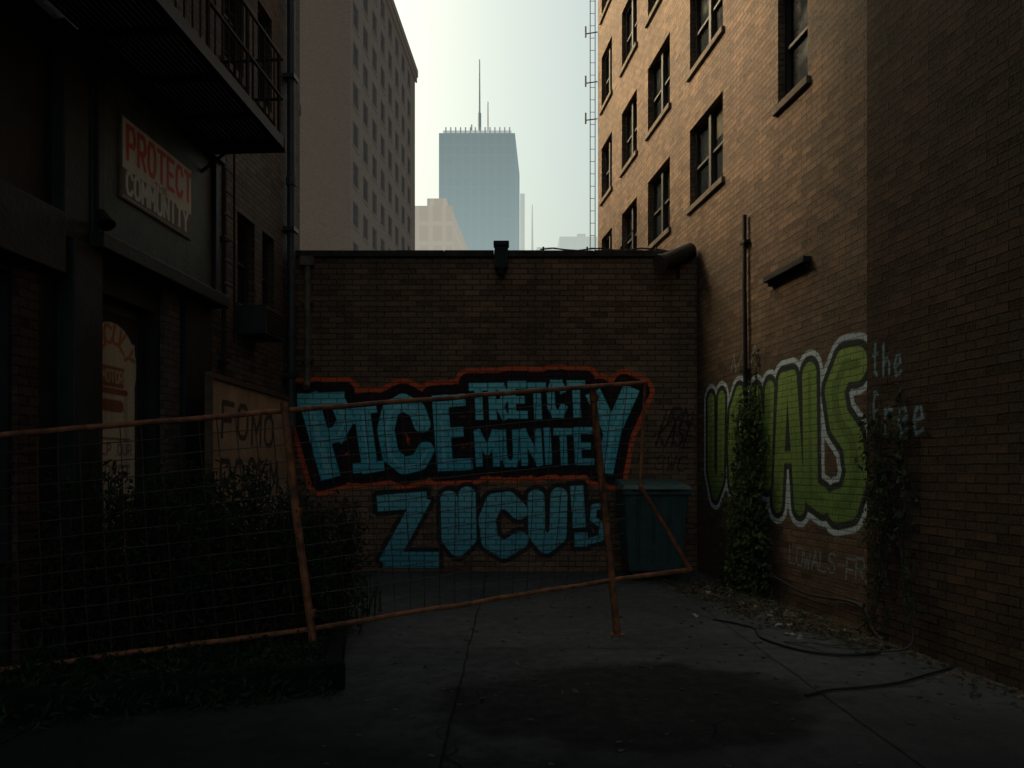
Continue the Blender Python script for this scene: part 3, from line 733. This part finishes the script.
# dumpster
de=empty('waste_bin'); t=MB(); G=M['binG']
t.hexa([(1.68,10.62,.14),(2.44,10.62,.14),(2.44,11.3,.14),(1.68,11.3,.14),(1.60,10.52,1.30),(2.52,10.52,1.30),(2.52,11.4,1.30),(1.60,11.4,1.30)],G)
t.box((1.57,10.48,1.24),(2.55,10.535,1.31),G)
for x in (1.78,2.0,2.22): t.hexa([(x,10.60,.25),(x+.05,10.60,.25),(x+.05,10.64,.25),(x,10.64,.25),(x,10.50,1.2),(x+.05,10.50,1.2),(x+.05,10.56,1.2),(x,10.56,1.2)],G)
t.make('body',de,bevel=.015)
t=MB(); t.hexa([(1.56,10.46,1.32),(2.56,10.46,1.32),(2.56,11.42,1.36),(1.56,11.42,1.36),(1.60,10.5,1.38),(2.52,10.5,1.38),(2.52,11.4,1.46),(1.60,11.4,1.46)],M['binL'])
t.beam((1.7,10.44,1.33),(2.42,10.44,1.33),.018,M['binL']); t.make('lid',de,bevel=.012)
t=MB()
for x in (1.75,2.3):
    for y in (10.75,11.15): t.beam((x,y,.09),(x+.06,y,.09),.09,M['rubber'],14)
t.make('wheels',de)

# wall-top fittings
t=MB(); t.box((-.27,11.40,4.72),(-.06,11.535,5.12),M['iron']); t.box((-.285,11.37,5.06),(-.045,11.535,5.13),M['iron']); t.beam((-.165,11.47,4.72),(-.165,11.47,4.62),.07,M['iron'],10,.05); t.make('rain_scupper',bevel=.006)
t=MB(); a=V((2.26,11.25,4.74)); b=V((2.80,11.6,5.04)); t.beam(a,b,.125,M['iron'],20); t.beam(a-(b-a).normalized()*.02,a+(b-a).normalized()*.04,.14,M['iron'],20); t.beam((2.6,11.5,4.9),(2.6,11.6,4.6),.025,M['iron']); t.make('vent_pipe',smooth=False)
t=MB()
pts=[V((.45+i*.2,11.8,5.12+.02*math.sin(i*1.7))) for i in range(11)]; t.tube(pts,.012,M['iron'],6)
for x in (.5,1.2,1.75,2.3): t.beam((x,11.8,5.03),(x,11.8,5.16),.015,M['iron'])
t.beam((1.7,11.8,5.1),(1.95,11.8,5.45),.01,M['iron']); t.make('wall_top_rail')

# ladder/antenna frame on far corner of right building
t=MB()
for x in (1.90,2.02): t.beam((x,17.98,4.5),(x,17.98,14.2),.011,M['iron'],5)
z=4.6
while z<14: t.beam((1.90,17.98,z),(2.02,17.98,z),.007,M['iron'],4); z+=.3
for z in (10.1,11.0,12.2): t.beam((1.78,17.98,z),(2.07,17.9,z),.014,M['iron'],5); t.beam((1.79,17.98,z-.08),(1.79,17.98,z+.18),.022,M['iron'],6)
t.make('roof_ladder')

# ------------------------------------------------------------------ background city
tb=empty('office_tower_block')
FT=Frame((-13.1,60,0),(.0584,1,0),(1,-.0584,0)); w=MB(); gl=MB(); sm=MB(); holes=[]
cu=[.8,4.0,7.2,10.4,13.6,16.8,20.0,23.2]
for a in cu:
    for r_ in range(14):
        z0=2.0+r_*3.3; 
        holes.append((a,a+1.7,z0,z0+2.0)) 
wall(w,FT,0,27.6,0,48.8,holes,M['tower'],rd=.14)
for h in holes:
    gl.poly([FT.p(h[0],h[2],-.13),FT.p(h[1],h[2],-.13),FT.p(h[1],h[3],-.13),FT.p(h[0],h[3],-.13)],M['glassT'])
    sm.fbox(FT,h[0]-.1,h[1]+.1,h[2]-.2,h[2]-.01,-.1,.06,M['tower'])
FTf=Frame((-13.1,60,0),(-1,0,0),(0,-1,0)); hf=[]
for a in (8,13,18):
    for r_ in range(14): hf.append((a,a+1.6,2.0+r_*3.3,4.0+r_*3.3))
wall(w,FTf,0,30,0,48.8,hf,M['tower'],rd=.35)
for h in hf: gl.poly([FTf.p(h[0],h[2],-.34),FTf.p(h[1],h[2],-.34),FTf.p(h[1],h[3],-.34),FTf.p(h[0],h[3],-.34)],M['glassT'])
w.poly([(-13.1,60,48.8),(-11.49,87.6,48.8),(-43,87.6,48.8),(-43,60,48.8)],M['roof'])
w.poly([(-11.49,87.6,0),(-43,87.6,0),(-43,87.6,48.8),(-11.49,87.6,48.8)],M['tower'])
sm.fbox(FT,-.3,27.9,47.6,48.2,.01,.2,M['tower']); sm.fbox(FT,-.3,27.9,48.2,49.0,.01,.32,M['tower'])
sm.fbox(FTf,.0,30,47.6,48.9,.01,.35,M['tower'])
w.make('walls',tb); gl.make('window_panes',tb); sm.make('sills_and_cornice',tb)

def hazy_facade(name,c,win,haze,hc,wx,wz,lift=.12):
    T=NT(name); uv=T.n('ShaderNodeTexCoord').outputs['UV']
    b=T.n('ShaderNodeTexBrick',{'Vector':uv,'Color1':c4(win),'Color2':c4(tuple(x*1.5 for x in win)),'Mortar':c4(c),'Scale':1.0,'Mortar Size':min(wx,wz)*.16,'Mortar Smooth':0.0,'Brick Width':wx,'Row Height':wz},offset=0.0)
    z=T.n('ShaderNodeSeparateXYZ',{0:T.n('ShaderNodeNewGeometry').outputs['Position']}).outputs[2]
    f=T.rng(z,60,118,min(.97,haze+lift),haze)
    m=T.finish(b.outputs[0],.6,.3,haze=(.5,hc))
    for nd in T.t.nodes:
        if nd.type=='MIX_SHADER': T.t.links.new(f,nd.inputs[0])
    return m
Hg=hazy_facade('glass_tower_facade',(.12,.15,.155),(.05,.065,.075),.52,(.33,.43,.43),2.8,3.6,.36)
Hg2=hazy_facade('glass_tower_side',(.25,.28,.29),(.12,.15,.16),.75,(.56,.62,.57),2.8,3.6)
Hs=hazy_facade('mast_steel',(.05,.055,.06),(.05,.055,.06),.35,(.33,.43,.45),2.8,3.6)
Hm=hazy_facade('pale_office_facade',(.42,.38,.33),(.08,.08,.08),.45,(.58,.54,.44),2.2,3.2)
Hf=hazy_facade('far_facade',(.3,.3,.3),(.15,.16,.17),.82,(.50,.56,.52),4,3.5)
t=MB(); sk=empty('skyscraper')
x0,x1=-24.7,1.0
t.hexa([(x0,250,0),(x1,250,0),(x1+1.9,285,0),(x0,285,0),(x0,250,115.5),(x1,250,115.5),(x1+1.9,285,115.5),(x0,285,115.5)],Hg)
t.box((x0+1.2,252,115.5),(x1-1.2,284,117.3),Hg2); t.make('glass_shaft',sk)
t=MB()
for x in np.linspace(x0+2,x1-2,14): t.box((x,251.5,115.5),(x+.4,252,118.2),Hg)
t.beam((-11.5,262,117),(-11.5,262,128),.6,Hs,6); t.beam((-11.5,262,128),(-11.5,262,147),.35,Hs,6,.2)
t.beam((-8.6,264,117),(-8.6,264,133),.28,Hs,6,.18); t.beam((-14.2,260,117),(-14.2,260,123),.25,Hs,6)
t.make('roof_masts',sk)
t=MB(); t.box((3.2,290,0),(5.0,305,110),Hg2); t.make('skyscraper')
mb_=empty('office_building'); t=MB()
t.hexa([(-20,120,0),(-9.8,120,0),(-8.2,146,0),(-20,146,0),(-20,120,44.0),(-9.8,120,44.0),(-8.2,146,44.0),(-20,146,44.0)],Hm)
t.box((-14.0,122,44.0),(-10.8,132,46.4),Hm); t.box((-20,119.8,43.2),(-9.6,119.98,44.4),Hm); t.make('stone_block',mb_)
t=MB(); t.beam((12.3,450,0),(12.3,450,128),2.0,Hf,8,1.0); t.beam((12.3,450,128),(12.3,450,133),2.4,Hf,10,2.2); t.beam((12.3,450,133),(12.3,450,163),.8,Hf,6,.3); t.make('broadcast_tower')
t=MB(); t.box((10,300,0),(22,330,92),Hg2); t.box((22,300,0),(30,325,88),Hg2); t.make('distant_building')
t=MB(); t.box((27,350,0),(39,370,108),Hg2); t.box((31,352,108),(35,365,114),Hg2); t.make('distant_building')
t=MB(); t.box((18,280,0),(44,298,90),Hg2); t.make('distant_building')

# unseen block, added to keep the sun off the lower right wall
sb_=empty('sun_blocker'); t=MB()
t.box((-24,14.5,0),(-7.0,24,13.2),M['brickL']); t.box((-24.2,14.3,13.2),(-6.9,24.2,13.5),M['coping']); t.make('walls',sb_)

# ------------------------------------------------------------------ light
el=math.radians(34); az=math.radians(64)   # azimuth measured from +Y toward -X
dirv=Vector((-math.sin(az)*math.cos(el),math.cos(az)*math.cos(el),math.sin(el)))
sd=bpy.data.lights.new('sun','SUN'); sd.energy=4.3; sd.angle=math.radians(14); sd.color=(1,.73,.46)
so=bpy.data.objects.new('sun',sd); SC.collection.objects.link(so); so.rotation_euler=dirv.to_track_quat('Z','Y').to_euler(); so.location=(-20,20,30)
wd=bpy.data.worlds.new('World'); SC.world=wd; wd.use_nodes=True; nt=wd.node_tree; bg=nt.nodes['Background']
sky=nt.nodes.new('ShaderNodeTexSky'); sky.sky_type='NISHITA'; sky.sun_disc=False; sky.sun_elevation=el; sky.sun_rotation=-az
sky.air_density=1.0; sky.dust_density=10.0; sky.ozone_density=1.0
mx=nt.nodes.new('ShaderNodeMix'); mx.data_type='RGBA'; mx.blend_type='MULTIPLY'; mx.inputs[0].default_value=1; mx.inputs[7].default_value=(1.84,1.90,1.45,1)
nt.links.new(sky.outputs[0],mx.inputs[6]); nt.links.new(mx.outputs[2],bg.inputs[0]); bg.inputs[1].default_value=.15

cd=bpy.data.cameras.new('camera'); cd.lens=26; cd.sensor_width=36; cd.shift_y=86/1024; cd.clip_end=3000; cd.clip_start=.05
co=bpy.data.objects.new('camera',cd); SC.collection.objects.link(co); co.location=(0,0,1.6); co.rotation_euler=(math.radians(90),0,0)
SC.camera=co
SC.view_settings.view_transform='Standard'; SC.view_settings.look='None'; SC.view_settings.exposure=0
